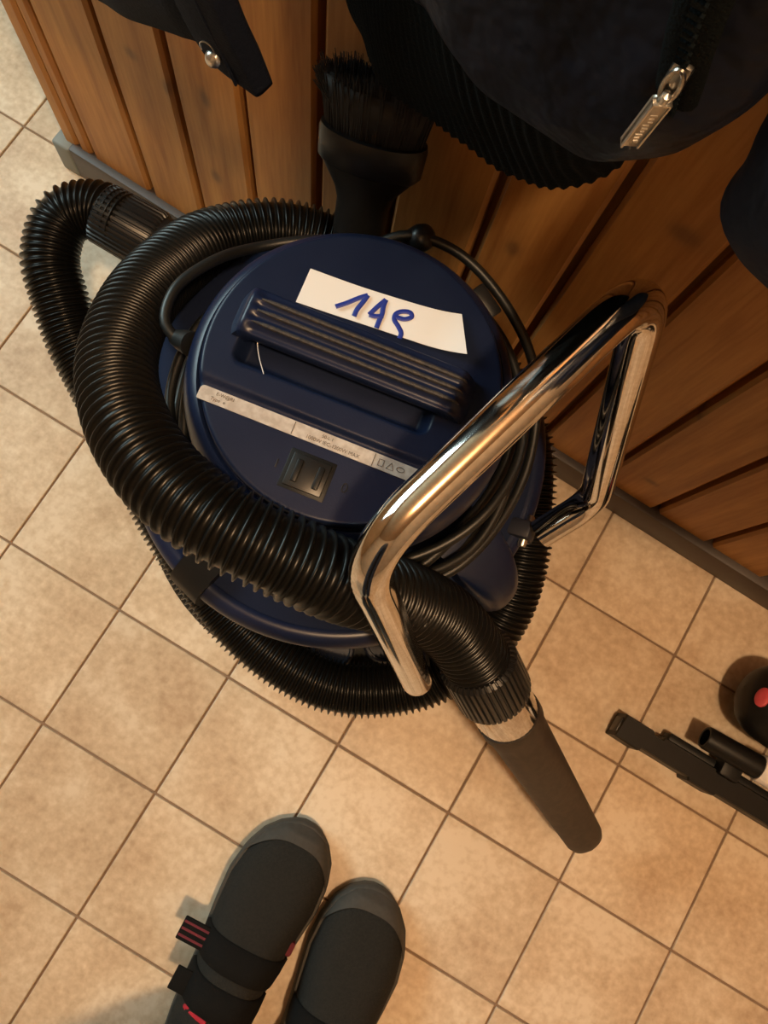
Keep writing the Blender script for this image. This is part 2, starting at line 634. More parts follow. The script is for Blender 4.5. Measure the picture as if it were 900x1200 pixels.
# base, castors, tank
mb = MB().add(xf(lathe([(0.0, 0.060), (0.185, 0.060), (0.203, 0.068), (0.208, 0.085), (0.206, 0.104), (0.198, 0.112), (0.150, 0.118), (0.0, 0.118)], 72), TA))
basep = mb.build('base_ring', 'black', vac)
for k in range(5):
    a = math.radians(-67 + 72 * k)
    cx, cy = AX + 0.158 * math.cos(a), AY + 0.158 * math.sin(a)
    Rm = Matrix.Translation((cx, cy, 0)) @ Matrix.Rotation(a + 0.6, 4, 'Z')
    mb = MB().add(xf(lathe([(0.0, 0.046), (0.016, 0.046), (0.018, 0.050), (0.018, 0.062), (0.0, 0.064)], 20), Matrix.Translation((cx, cy, 0))))
    mb.add(xf(box(-0.014, 0.014, -0.014, 0.014, 0.026, 0.05, 0.003), Rm))
    ca = mb.build('castor', 'black', vac)
    wl = MB()
    for s in (-1, 1):
        wl.add(xf(lathe([(0.0, -0.005), (0.020, -0.005), (0.022, -0.003), (0.022, 0.003), (0.020, 0.005), (0.0, 0.005)], 24),
                  Rm @ Matrix.Translation((0.004, 0.010 * s, 0.022)) @ Matrix.Rotation(math.pi / 2, 4, 'X')))
    wl.build('wheel', 'satin', ca)
mb = MB().add(xf(lathe([(0.0, 0.112), (0.136, 0.112), (0.142, 0.12), (0.143, 0.20), (0.146, 0.27), (0.152, 0.285), (0.158, 0.30), (0.150, 0.318), (0.0, 0.32)], 72), TA))
mb.build('tank', 'dark_tank', vac)
# round castor caps on the base ring
for a in (-60, -42, -118, 12, 84):
    ar = math.radians(a)
    MB().add(xf(lathe([(0.0, 0.10), (0.023, 0.10), (0.023, 0.119), (0.021, 0.122), (0.0185, 0.1225), (0.0175, 0.120), (0.0, 0.119)], 32),
                Matrix.Translation((AX + 0.176 * math.cos(ar), AY + 0.176 * math.sin(ar), 0)))).build('castor_cap', 'dark_tank', vac)

# motor head above the tank: cord well and shelf
mb = MB().add(xf(lathe([(0.0, 0.30), (0.160, 0.30), (0.166, 0.306), (0.164, 0.314), (0.150, 0.320), (0.128, 0.324), (0.112, 0.332), (0.108, 0.345), (0.108, 0.398), (0.112, 0.408), (0.0, 0.41)], 96), TA))
mb.build('cord_well', 'navy_matte', vac)
# collar of the head on the inlet side
rings = []
for a in np.linspace(112, 226, 40):
    e = min(1.0, (a - 112) / 14, (226 - a) / 14)
    rings.append([az_ for az_ in [(AX + r * math.cos(math.radians(a)), AY + r * math.sin(math.radians(a)), z) for r, z in
                  ((0.100, 0.300), (0.150 + .030 * e, 0.300), (0.152 + .032 * e, 0.316), (0.150 + .029 * e, 0.330), (0.145 + .02 * e, 0.340), (0.122, 0.352), (0.100, 0.356))]])
MB().add(loft(rings)).build('head_collar', 'navy_matte', vac)
# navy bumper: rounded bar round the drum, open at the wall side
aa = np.radians(np.linspace(165, 400, 100))
path = np.stack([AX - 0.003 + 0.169 * np.cos(aa), AY + 0.169 * np.sin(aa), np.full_like(aa, 0.300)], 1)
mb = MB().add(sweep(path, 0.0115, 20, ry=1.25))
rim = mb.build('bumper', 'navy_gloss', vac)
# lid skirt (rounded shoulder) and lid plate (height field)
mb = MB().add(xf(lathe([(0.0, 0.40), (0.108, 0.398), (0.113, 0.398), (0.1165, 0.407), (0.1175, 0.420), (0.1165, 0.434), (0.1135, 0.445), (0.109, 0.4525), (0.1052, 0.454), (0.1035, 0.4525), (0.1025, 0.450), (0.0, 0.448)], 120), TA))
mb.build('lid_shoulder', 'navy_gloss', vac)


def smooth01(t):
    t = min(max(t, 0.0), 1.0)
    return t * t * (3 - 2 * t)


def lid_h(x, y):
    r = math.hypot(x, y)
    z = 0.4615
    z += 0.0032 * smooth01((y + 0.0415) / 0.0045)               # step above the rating plate
    # hand recess under the grip
    dx = max(abs(x + 0.010) - 0.062, 0) / 0.009
    dy = max(abs(y - 0.003) - 0.018, 0) / 0.007
    z -= 0.0135 * (1 - smooth01(math.hypot(dx, dy)))
    # rounded edge
    e = 0.1022 - r
    if e < 0.003:
        z -= 0.003 * (1 - math.sqrt(max(0, 1 - (1 - e / 0.003) ** 2)))
    return z


RL = 0.1022
v, f = [], []
NR, NA = 110, 240
v.append((0, 0, lid_h(0, 0)))
for i in range(1, NR + 1):
    r = RL * i / NR
    for k in range(NA):
        a = 2 * math.pi * k / NA
        x, y = r * math.cos(a), r * math.sin(a)
        v.append((x, y, lid_h(x, y)))
for k in range(NA):
    v.append((RL * math.cos(2 * math.pi * k / NA), RL * math.sin(2 * math.pi * k / NA), 0.447))
for k in range(NA):
    l = (k + 1) % NA
    f.append((0, 1 + k, 1 + l))
    for i in range(NR):
        f.append((1 + i * NA + k, 1 + (i + 1) * NA + k, 1 + (i + 1) * NA + l, 1 + i * NA + l))
MB().add(xf((v, f), LR)).build('lid', 'navy', vac, sharp=None)

# grip: ribbed bridge across the lid
gx0, gx1, gy0, gy1 = -0.0895, 0.0830, -0.0050, 0.0275


def grip_top(x, y):
    u = smooth01((x - gx0) / 0.011) * smooth01((gx1 - x) / 0.016)
    z = 0.463 + 0.0185 * u ** 0.8
    t = (y - gy0) / (gy1 - gy0)
    z -= 0.0045 * (2 * t - 1) ** 4
    if gx0 + 0.012 < x < gx1 - 0.006:
        fade = min(1, (x - gx0 - 0.012) / 0.006, (gx1 - 0.006 - x) / 0.006)
        z -= 0.0020 * fade * (0.5 - 0.5 * math.cos(2 * math.pi * t * 3.999)) ** 0.8
    return z


nx, ny = 120, 40
v, f = [], []
for i in range(nx + 1):
    for j in range(ny + 1):
        x = gx0 + (gx1 - gx0) * i / nx
        y = gy0 + (gy1 - gy0) * j / ny
        v.append((x, y, grip_top(x, y)))
nv = len(v)
for i in range(nx + 1):
    for j in (0, ny):
        x = gx0 + (gx1 - gx0) * i / nx
        y = gy0 + (gy1 - gy0) * j / ny
        inside = smooth01((x - gx0 - 0.012) / 0.008) * smooth01((gx1 - 0.015 - x) / 0.008)
        v.append((x, y, min(grip_top(x, y) - 0.0005, 0.4600 + 0.0085 * inside)))
for i in range(nx):
    for j in range(ny):
        a = i * (ny + 1) + j
        f.append((a, a + ny + 1, a + ny + 2, a + 1))
    for s, j in ((0, 0), (1, ny)):
        a, b = i * (ny + 1) + j, (i + 1) * (ny + 1) + j
        c, d = nv + i * 2 + s, nv + (i + 1) * 2 + s
        f.append((a, b, d, c))
    f.append((nv + i * 2, nv + (i + 1) * 2, nv + (i + 1) * 2 + 1, nv + i * 2 + 1))
grip = MB().add(xf((v, f), LR)).build('grip', 'navy_gloss', vac, sharp=60)
# dusty ridges that run along the grip
for q in range(3):
    yy = gy0 + (gy1 - gy0) * (0.25 + 0.25 * q)
    pts = [(x, yy, grip_top(x, yy) + 0.0003) for x in np.linspace(gx0 + 0.017, gx1 - 0.011, 50)]
    MB().add(xf(sweep(np.array(pts), [0.0017 * min(1, .4 + k / 6, .4 + (49 - k) / 6) for k in range(50)], 8), LR)).build('ridge', 'dust', grip)

# rating plate
plate = MB()
px0, px1, py0, py1 = -0.0905, 0.0925, -0.0535, -0.0435
pz = 0.46185
nn = []
for cx, cy, a0 in ((px1 - .003, py1 - .003, 0), (px0 + .003, py1 - .003, 90), (px0 + .001, py0 + .001, 180), (px1 - .004, py0 + .004, 270)):
    rr = 0.003 if a0 in (0, 90) else (0.001 if a0 == 180 else 0.004)
    for k in range(5):
        a = math.radians(a0 + 90 * k / 4)
        nn.append((cx + rr * math.cos(a), cy + rr * math.sin(a)))
plate.add(xf(loft([[(x, y, pz - 0.0006) for x, y in nn], [(x, y, pz + 0.0003) for x, y in nn]]), LR))
pl = plate.build('rating_plate', 'silver', vac, sharp=30)
tm = lambda x, y: LR @ Matrix.Translation((x, y, pz + 0.00035))
text_mesh('lettering', 'E-W@RI', 0.0034, 'ink', pl, tm(-0.079, -0.0473))
text_mesh('lettering', 'Type  e', 0.0034, 'ink', pl, tm(-0.0815, -0.0513))
text_mesh('lettering', '50-L 1', 0.0032, 'ink', pl, tm(-0.004, -0.0475))
text_mesh('lettering', '1000W IEC-1200W MAX', 0.0036, 'ink', pl, tm(-0.014, -0.0517))
text_mesh('lettering', 'A', 0.0028, 'ink', pl, tm(0.081, -0.0475))
text_mesh('lettering', '=', 0.0028, 'ink', pl, tm(0.0785, -0.0515))
for xx in (-0.0235, 0.0335):
    link('divider_line', *xf(box(xx - 0.0003, xx + 0.0003, py0 + .0005, py1 - .0005, pz, pz + 0.0005), LR), 'ink', pl, smooth=False)
for poly in ([(.037, -.051), (.0405, -.051), (.0405, -.0465), (.037, -.0465)], [(.043, -.051), (.0455, -.0462), (.048, -.051)],
             [(.0525 + .0027 * math.cos(t), -.0485 + .0016 * math.sin(t)) for t in np.linspace(0, 2 * math.pi, 20)[:-1]]):
    link('approval_mark', *xf(sweep(np.array([(x, y, pz + .0004) for x, y in poly]), 0.00025, 4, closed=True, up=(0, 0, 1)), LR), 'ink', pl, smooth=False)

# rocker switch with I and O marks
swf = MB()
swf.add(xf(box(-0.0195, 0.0130, -0.0885, -0.0605, 0.458, 0.4618, 0.0008), LR))
sw = swf.build('switch', 'black', vac)
MB().add(xf(box(-0.0165, 0.0100, -0.0860, -0.0630, 0.459, 0.4630, 0.0007), LR)).build('rocker', 'satin', sw)
for xx in (-0.0105, 0.0045):
    MB().add(xf(box(xx - .0022, xx + .0022, -0.0825, -0.0665, 0.4615, 0.4641, 0.0010), LR)).build('rocker_rib', 'black', sw)
MB().add(xf(box(-0.0252, -0.0244, -0.0775, -0.0715, 0.460, 0.4620, 0.0002), LR)).build('on_mark', 'satin', sw)
op = np.array([(0.0225 + .0016 * math.cos(t), -.0735 + .0031 * math.sin(t), 0.4617) for t in np.linspace(0, 2 * math.pi, 24)[:-1]])
MB().add(xf(sweep(op, 0.00035, 6, closed=True), LR)).build('off_mark', 'satin', sw)


def az(a, r, z):
    return (AX + r * math.cos(math.radians(a)), AY + r * math.sin(math.radians(a)), z)


# latches on the bumper
def latch(a, name, m, width, prof, sub=0):
    if sub:
        prof = [tuple(p[:2]) for p in catmull([(r, z, 0) for r, z in prof], sub, closed=True)]
    Rm = TA @ Matrix.Rotation(math.radians(a), 4, 'Z')
    n = 25
    rings = []
    for k in range(n):
        t = -1 + 2 * k / (n - 1)
        sc = math.sqrt(max(0, 1 - abs(t) ** 2.6)) if m == 'navy_gloss' else 1
        rings.append([(r if r < 0.15 else 0.150 + (r - 0.150) * (0.30 + 0.70 * sc), t * width / 2, z) for i, (r, z) in enumerate(prof)])
    return MB().add(xf(loft(rings), Rm)).build(name, m, vac, sharp=45)


latch(-104, 'latch', 'black', 0.030, [(0.150, 0.335), (0.166, 0.327), (0.182, 0.314), (0.1865, 0.300), (0.1865, 0.262), (0.180, 0.258), (0.176, 0.285), (0.160, 0.300)])
latch(-13, 'latch', 'navy_gloss', 0.050, [(0.122, 0.352), (0.140, 0.350), (0.165, 0.343), (0.185, 0.328), (0.197, 0.305), (0.200, 0.282), (0.195, 0.272), (0.186, 0.285), (0.172, 0.308), (0.140, 0.325)], sub=3)
latch(165, 'latch', 'black', 0.036, [(0.150, 0.335), (0.166, 0.327), (0.182, 0.314), (0.1865, 0.300), (0.1865, 0.262), (0.180, 0.258), (0.176, 0.285), (0.160, 0.300)])

# chrome handle
hp = fillet([(0.287, 0.122, 0.290), (0.306, 0.094, 0.318), (0.216, 0.124, 0.562), (0.272, 0.330, 0.596), (0.351, 0.292, 0.352), (0.331, 0.253, 0.322)], [0.018, 0.042, 0.040, 0.022], 14)
hp, _ = resample(hp, n=170)
handle = MB().add(sweep(hp, 0.0127, 28)).build('handle', 'chrome', vac)
tag(handle, 'bent chrome tube handle')
for p, q in (((0.270, 0.140, 0.285), (0.296, 0.106, 0.296)), ((0.300, 0.247, 0.302), (0.3265, 0.252, 0.316))):
    mt = frame_z(p, q)
    Ln = (Vector(q) - Vector(p)).length
    br = MB().add(xf(box(-0.008, 0.008, -0.010, 0.010, -0.01, Ln, 0.003), mt)).build('bracket', 'dark_tank', vac)
    for s in (-1,):
        MB().add(xf(lathe([(0.0, -0.014), (0.0030, -0.014), (0.0038, -0.012), (0.0038, 0.012), (0.0030, 0.014), (0.0, 0.014)], 16),
                    mt @ Matrix.Translation((0, 0, Ln * .8)) @ Matrix.Rotation(math.pi / 2, 4, 'Y'))).build('bolt', 'steel', br)

# ---- hose
low = [(-0.150, 0.327, 0.238), (-0.184, 0.324, 0.235), (-0.207, 0.302, 0.23), (-0.197, 0.262, 0.223), (-0.171, 0.235, 0.212), (-0.143, 0.211, 0.201), (-0.093, 0.18, 0.189),
       (-0.002, 0.124, 0.171), (0.045, 0.098, 0.165), (0.125, 0.063, 0.156), (0.198, 0.05, 0.153), (0.262, 0.058, 0.153), (0.326, 0.103, 0.161),
       (0.355, 0.162, 0.182), (0.357, 0.202, 0.2), (0.344, 0.246, 0.22), (0.322, 0.292, 0.234), (0.292, 0.337, 0.246),
       (0.235, 0.375, 0.262), (0.155, 0.392, 0.285), (0.07, 0.390, 0.305), (0.005, 0.366, 0.320),
       (-0.034, 0.32, 0.333), (-0.037, 0.265, 0.368), (-0.022, 0.211, 0.408), (0.004, 0.165, 0.439), (0.044, 0.131, 0.467), (0.084, 0.113, 0.481),
       (0.126, 0.107, 0.487), (0.173, 0.111, 0.481), (0.212, 0.118, 0.465), (0.250, 0.132, 0.428), (0.291, 0.141, 0.383), (0.32, 0.137, 0.351), (0.343, 0.131, 0.325)]
hpath, hl = resample(catmull(low, 16), 0.004)
hose = MB().add(ribbed_hose(hpath)).build('hose', 'hose', vac, sharp=None)
tag(hose, 'ribbed black hose wound twice round the drum')

# elbow cuff at the drum inlet: fluted sleeve, smooth neck
pA, pB, pC = Vector((-0.178, 0.3245, 0.235)), Vector((-0.118, 0.329, 0.228)), Vector((-0.02, 0.300, 0.215))


def fluted(p, q, r0, r1, n, depth, rings=((0, .90), (0.04, 1.0), (0.94, 1.0), (1.0, .93))):
    mt = frame_z(p, q)
    Ln = (Vector(q) - Vector(p)).length
    seg = n * 6
    out = []
    for t, s in rings:
        r = (r0 + (r1 - r0) * t) * s
        ring = []
        for k in range(seg):
            a = 2 * math.pi * k / seg
            c = (k % 6)
            rr = r - (depth if c in (4, 5) else 0)
            ring.append((rr * math.cos(a), rr * math.sin(a), t * Ln))
        out.append(ring)
    return xf(loft(out), mt)


MB().add(fluted(pA, pB, 0.0300, 0.0315, 34, 0.0016)).build('cuff', 'satin', hose, sharp=35)
nk = catmull([pA, pB, pB.lerp(pC, .45) + Vector((0, .002, 0)), pC], 10)
nk = nk[8:]
MB().add(sweep(nk, [0.0285 - 0.004 * smooth01((i - 4) / 8) for i in range(len(nk))], 32)).build('inlet_pipe', 'satin', hose)

# hose end: fluted cuff, chrome connector, crevice nozzle
c0, c1 = Vector((0.3335, 0.1345, 0.336)), Vector((0.3665, 0.1225, 0.297))
MB().add(fluted(c0, c1, 0.0320, 0.0325, 40, 0.0017, ((0, .88), (0.06, 1.0), (0.93, 1.0), (1.0, .94)))).build('cuff', 'satin', hose, sharp=35)
tip = Vector((0.588, 0.053, 0.060))
dirn = (tip - c1).normalized()
mt = frame_z(c1 - dirn * 0.01, tip)
MB().add(xf(lathe([(0.0, 0.0), (0.0278, 0.0), (0.0280, 0.050), (0.0268, 0.056), (0.0, 0.056)], 40), mt)).build('connector', 'chrome', hose, sharp=30)
# nozzle: round collar that flattens towards a rounded tip
Ln = (tip - c1).length + 0.01
rings = []
s0 = 0.047
side = (mt.to_3x3().inverted() @ Vector((0.55, 0.83, 0.1)))
phi = math.atan2(side.y, side.x)
NS = 26
for i in range(NS + 1):
    t = i / NS
    z = s0 + (Ln - s0) * t
    wv = 0.0272 + (0.0205 - 0.0272) * t
    th = 0.0272 + (0.0120 - 0.0272) * smooth01(t * 1.4)
    if t > 0.92:
        q = (t - 0.92) / 0.08
        e = math.sqrt(max(0.0, 1 - q * q))
        wv *= 0.25 + 0.75 * e
        th *= 0.55 + 0.45 * e
    if i == 0:
        wv, th = 0.0288, 0.0288
    if i == 1:
        wv, th = 0.0290, 0.0288
    ring = []
    for k in range(36):
        a = 2 * math.pi * k / 36
        x, y = wv * math.cos(a), th * math.sin(a)
        ring.append((x * math.cos(phi) - y * math.sin(phi), x * math.sin(phi) + y * math.cos(phi), z))
    rings.append(ring)
MB().add(xf(loft(rings), mt)).build('crevice_nozzle', 'nozzle', hose, sharp=50)

# socket behind the lid that holds the dusting brush
_p, _q = Vector((0.0895, 0.339, 0.348)), Vector((0.083, 0.356, 0.3815))
MB().add(xf(lathe([(0.0, 0.0), (0.0215, 0.0), (0.0225, 0.002), (0.0225, (_q - _p).length), (0.0200, (_q - _p).length + .001), (0.0195, 0.022), (0.0, 0.021)], 32), frame_z(_p, _q))).build('tool_socket', 'black', vac)

# ---- mains cord wound in the well, with a loose bight at the inlet side and a plug at the back
pts = []
pts += [az(196, 0.108, 0.436), az(197, 0.1174, 0.431), az(192.4, 0.138, 0.434), az(182, 0.1440, 0.434), az(167, 0.1410, 0.424), az(151, 0.1400, 0.404), az(128, 0.132, 0.402), az(100, 0.130, 0.402), az(75, 0.128, 0.400), az(50, 0.132, 0.396), az(20, 0.135, 0.392)]
ang = 0
for k in range(1, 44):
    ang = 20 - k * 28
    t = k / 43
    pts.append(az(ang, 0.1235 + 0.020 * t + 0.006 * math.sin(k * 1.7), 0.392 - 0.046 * t + 0.003 * math.sin(k * 2.3)))
    last = ang
pts += [az(last - 25, 0.150, 0.356), az(last - 45, 0.150, 0.375)]
cpath, _ = resample(catmull(pts, 10), 0.005)
cord = MB().add(sweep(cpath, 0.0040, 10)).build('cord', 'cord', vac)
# a second bight of cord at the wall side, passed over the lid shoulder
pts2 = [az(122, 0.112, 0.405), az(112, 0.122, 0.418), az(102, 0.1315, 0.426), az(85, 0.1400, 0.421), az(62, 0.1465, 0.401), az(44, 0.156, 0.368), az(15, 0.150, 0.352), az(-20, 0.146, 0.350), az(-50, 0.142, 0.345)]
p2, _ = resample(catmull(pts2, 12), 0.005)
MB().add(sweep(p2, 0.0040, 10)).build('cord_loop', 'cord', cord)
MB().add(xf(box(-0.013, 0.013, -0.006, 0.006, -0.005, 0.005, 0.002), Matrix.Translation(az(69, 0.130, 0.412)) @ Matrix.Rotation(math.radians(159), 4, 'Z') @ Matrix.Rotation(-.2, 4, 'Y'))).build('cord_clip', 'satin', cord)
MB().add(xf(lathe([(0.0, -0.016), (0.007, -0.015), (0.0095, -0.006), (0.0105, 0.003), (0.0095, 0.009), (0.006, 0.012), (0.0, 0.013)], 20),
            Matrix.Translation(az(99, 0.135, 0.420)) @ Matrix.Rotation(math.radians(30), 4, 'Y'))).build('plug', 'satin', cord)
MB().add(xf(lathe([(0.0, 0.0), (0.009, 0.0), (0.008, 0.008), (0.0055, 0.018), (0.0, 0.018)], 16), frame_z(az(196.5, 0.116, 0.437), az(194, 0.134, 0.426)))).build('strain_relief', 'cord', cord)
adopt(vac)

# ================================================================== PAPER NOTE
top_e = catmull([(0.083, 0.2885, 0), (0.127, 0.2985, 0), (0.169, 0.3095, 0), (0.187, 0.3165, 0)], 12)
bot_e = catmull([(0.0875, 0.2625, 0), (0.132, 0.2735, 0), (0.170, 0.282, 0), (0.2045, 0.291, 0)], 12)
v, f = [], []
nU, nV = len(top_e), 8
for i in range(nU):
    u = i / (nU - 1)
    for j in range(nV + 1):
        t = j / nV
        p = top_e[i] * (1 - t) + bot_e[i] * t
        z = 0.4662 + 0.010 * max(0, (u - 0.72) / 0.28) ** 2 * (0.3 + t) * 0.6 - 0.0008 * math.sin(u * 7)
        v.append((p[0], p[1], z))
for i in range(nU - 1):
    for j in range(nV):
        a = i * (nV + 1) + j
        f.append((a, a + nV + 1, a + nV + 2, a + 1))
n0 = len(v)
v += [(x, y, z - 0.0003) for x, y, z in v]
f += [tuple(q + n0 for q in reversed(fc)) for fc in f]
note = thing('paper_note', 'white paper slip with handwritten blue number tucked beside the lid grip', 'paper note', (0.14, 0.285, 0.466))
MB().add((v, f)).build('sheet', 'paper', note, sharp=None)


def stroke(pts, wd=0.0017):
    z = 0.4668
    P, _ = resample(catmull([(x, y, z) for x, y in pts], 8), 0.0008)
    P[:, 2] += 0.0003
    return sweep(P, wd, 8, ry=0.25)


for nm, st in (('digit_1', [[(0.112, 0.274), (0.117, 0.2805), (0.122, 0.288), (0.126, 0.293)], [(0.126, 0.293), (0.1258, 0.287), (0.1252, 0.280), (0.126, 0.275)]]),
               ('digit_4', [[(0.138, 0.297), (0.1362, 0.291), (0.1340, 0.2815)], [(0.1340, 0.2815), (0.1385, 0.2830), (0.1425, 0.2860)], [(0.138, 0.297), (0.139, 0.292), (0.141, 0.287), (0.142, 0.281), (0.143, 0.276)]]),
               ('digit_9', [[(0.150, 0.290), (0.156, 0.292), (0.159, 0.296), (0.157, 0.298), (0.152, 0.296), (0.149, 0.292), (0.150, 0.288), (0.155, 0.285), (0.159, 0.282), (0.160, 0.278)]])):
    mb = MB()
    for s in st:
        mb.add(stroke(s))
    mb.build('digit', 'blueink', note)
adopt(note)

th = thing('thread', 'thin pale thread lying on the vacuum lid below the grip', 'thread', (0.09, 0.215, 0.4655))
MB().add(sweep(resample(catmull([(0.0780, 0.2310, 0.4690), (0.0827, 0.2226, 0.4672), (0.0885, 0.2157, 0.4660), (0.0966, 0.2082, 0.4650)], 8), .002)[0], .00028, 6)).build('strand', 'paper', th)
adopt(th)

# ================================================================== DUSTING BRUSH
BX, BY = 0.083, 0.356
brush = thing('dusting_brush', 'black dusting brush with flared bristles leaning upright behind the vacuum lid', 'brush', (BX, BY, 0.38))
BM = frame_z((BX, BY, 0.380), (BX - 0.17, BY + 0.45, 0.380 + 0.875))
_e = Vector((1.0, 0.16, 0))
_z = BM.to_3x3().col[2]
_x = (_e - _z * _e.dot(_z)).normalized()
_y = _z.cross(_x)
BM = Matrix(((_x.x, _y.x, _z.x, BX), (_x.y, _y.y, _z.y, BY), (_x.z, _y.z, _z.z, 0.380), (0, 0, 0, 1))) @ Matrix.Translation((0, 0, -0.365))


def oval(rx, ry, z, n=48, dx=0):
    return [(dx + rx * math.cos(2 * math.pi * k / n), ry * math.sin(2 * math.pi * k / n), z) for k in range(n)]


MB().add(xf(loft([oval(.0175, .0175, .372), oval(.0195, .0195, .376), oval(.0205, .0200, .390), oval(.0205, .0200, .412), oval(.024, .0205, .422), oval(.033, .021, .434), oval(.037, .0215, .440)]), BM)).build('neck', 'black', brush, sharp=50)
MB().add(xf(loft([oval(.036, .0190, .437), oval(.0395, .0215, .441), oval(.0405, .0225, .460), oval(.0395, .0218, .464), oval(.035, .018, .464)]), BM)).build('collar', 'satin', brush, sharp=40)
mb = MB()
mb.add(xf(loft([oval(.034, .0165, .460), oval(.0385, .0185, .480), oval(.041, .0195, .496)]), BM))
rnd = random.Random(3)
for k in range(2600):
    a = rnd.random() * 2 * math.pi
    rr = rnd.random() ** 0.35
    x, y = .036 * rr * math.cos(a), .0170 * rr * math.sin(a)
    fl = 1.16 + rnd.gauss(0, .03)
    zt = 0.500 + rnd.gauss(0, .0022) + 0.003 * math.sin(a * 3)
    jx, jy = rnd.gauss(0, .0012), rnd.gauss(0, .0012)
    if x < -.028:
        jx -= abs(rnd.gauss(0, .004))
        zt -= abs(rnd.gauss(0, .003))
    p0 = np.array((x, y, .460))
    p1 = np.array((x * (1 + fl) / 2, y * (1 + fl) / 2, .480))
    p2 = np.array((x * fl + jx, y * fl + jy, zt))
    mb.add(xf(sweep(np.array([p0, p1, p2]), [.00055, .0005, .0003], 3, cap=False), BM))
tag(mb.build('bristles', 'bristle', brush, sharp=None), kind='stuff')
adopt(brush)


# ================================================================== JACKETS ON THE WALL
def fnoise(p, s, amp):
    return amp * noise.noise(Vector(p) * s)


def wall_y(x):
    return 0.4243 + 0.0085 - 0.0195 * x


def garment(name_parts, root, lower, upper_rows, m, nU, amp=0.004, s=22, cap=True, ribs=0, rib_amp=0.0):
    """closed loft; each row is a list of control points from wall to front to wall"""
    rings = []
    for row in [lower] + upper_rows:
        c = catmull(row, 10)
        c, _ = resample(c, n=nU)
        back = [(c[-1][0] + (c[0][0] - c[-1][0]) * k / 6, wall_y(c[-1][0] + (c[0][0] - c[-1][0]) * k / 6), c[-1][2] + (c[0][2] - c[-1][2]) * k / 6) for k in range(0, 7)]
        ctr = np.array((np.mean(c[:, 0]), 0.43, np.mean(c[:, 2])))
        ring = []
        for i, p in enumerate(c):
            d = p - ctr
            d[2] = 0
            d /= np.linalg.norm(d) + 1e-9
            q = p + d * (fnoise(p, s, amp) + fnoise(p, s * 2.6, amp * .35) + (rib_amp * math.cos(2 * math.pi * ribs * i / nU) if ribs else 0))
            q[1] = min(q[1], wall_y(q[0]) - 0.0005)
            ring.append(tuple(q))
        rings.append(ring + back)
    return MB().add(loft(rings, cap=cap)).build(name_parts, m, root, sharp=None)


def interp_rows(rows, n):
    """Catmull through control rows, column by column"""
    cols = [catmull([r[k] for r in rows], n) for k in range(len(rows[0]))]
    return [[tuple(c[i]) for c in cols] for i in range(len(cols[0]))]


hem1 = [(0.049, 0.41, 0.532), (0.081, 0.369, 0.562), (0.136, 0.336, 0.603), (0.182, 0.318, 0.626), (0.206, 0.312, 0.644), (0.223, 0.318, 0.663), (0.230, 0.336, 0.685), (0.237, 0.358, 0.709), (0.247, 0.384, 0.723), (0.258, 0.414, 0.716)]
band1 = [(0.029, 0.41, 0.566), (0.083, 0.358, 0.651), (0.125, 0.321, 0.687), (0.154, 0.304, 0.695), (0.185, 0.295, 0.698), (0.207, 0.292, 0.699), (0.223, 0.294, 0.713), (0.234, 0.303, 0.719), (0.243, 0.336, 0.731), (0.258, 0.406, 0.709)]
jk = thing('jacket', 'black-navy quilted jacket with ribbed knit hem and metal zip pull hanging on the panelling', 'jacket', (0.16, 0.41, 0.55))


def shift(row, dz, sc, zlev=None, cx=0.16, grow=0.0):
    out = []
    for x, y, z in row:
        zz = z + dz if zlev is None else (z * (1 - zlev[1]) + zlev[0] * zlev[1])
        out.append((cx + (x - cx) * sc + grow, 0.4275 - (0.4275 - y) * sc, zz))
    return out


rows = interp_rows([hem1, [tuple((np.array(a) * .45 + np.array(b) * .55) + np.array((0, -.002, 0))) for a, b in zip(hem1, band1)], band1], 6)
garment('rib_hem', jk, rows[0], rows[1:], 'rib', 260, amp=0.002, ribs=52, rib_amp=0.0009)
b0 = shift(band1, -0.004, 0.99)
bodyrows = [b0, shift(band1, 0.006, 1.055), shift(band1, 0.035, 1.13), shift(band1, 0.085, 1.15), shift(band1, 0.16, 1.15), shift(band1, 0.28, 1.12, (0.98, .55), grow=-.01),
            shift(band1, 0.4, 1.15, (1.12, .9), grow=-.02), shift(band1, 0.5, 1.05, (1.28, 1.0), grow=-.02), shift(band1, 0.6, 0.75, (1.40, 1.0)), shift(band1, 0.62, 0.35, (1.45, 1.0))]
rows = interp_rows(bodyrows, 6)
garment('body', jk, rows[0], rows[1:], 'puffer', 150, amp=0.007, s=18)

# front zip of that jacket
zp = [(0.2285, 0.2760, 0.762), (0.2255, 0.2670, 0.783), (0.2225, 0.2610, 0.800), (0.2190, 0.2560, 0.825), (0.2175, 0.2500, 0.88), (0.217, 0.245, 0.96)]
zpath, _ = resample(catmull(zp, 10), 0.004)
zt = MB().add(sweep(zpath, 0.0075, 12, ry=0.35, up=(0, -1, 0))).build('zip_tape', 'rib', jk)
for k in range(0, len(zpath), 1):
    pass
mb = MB()
for k in range(len(zpath)):
    p = zpath[k] + np.array((0, -0.003, 0))
    mb.add(xf(box(-.0022, .0022, -.0012, .0012, -.0009, .0009), Matrix.Translation(p)))
tag(mb.build('zip_teeth', 'rib', zt, smooth=False), kind='stuff')
zs = Vector((0.2247, 0.2615, 0.789))
slider = MB().add(xf(box(-.0032, .0032, -.003, .003, -.006, .005, 0.0015), Matrix.Translation(zs))).build('zip_slider', 'zipmetal', zt)
ringp = np.array([(zs.x + .0024 * math.cos(t), zs.y - .0038, zs.z - .002 + .0062 * math.sin(t)) for t in np.linspace(0, 2 * math.pi, 22)[:-1]])
MB().add(sweep(ringp, 0.0009, 8, closed=True)).build('zip_loop', 'zipmetal', zt)
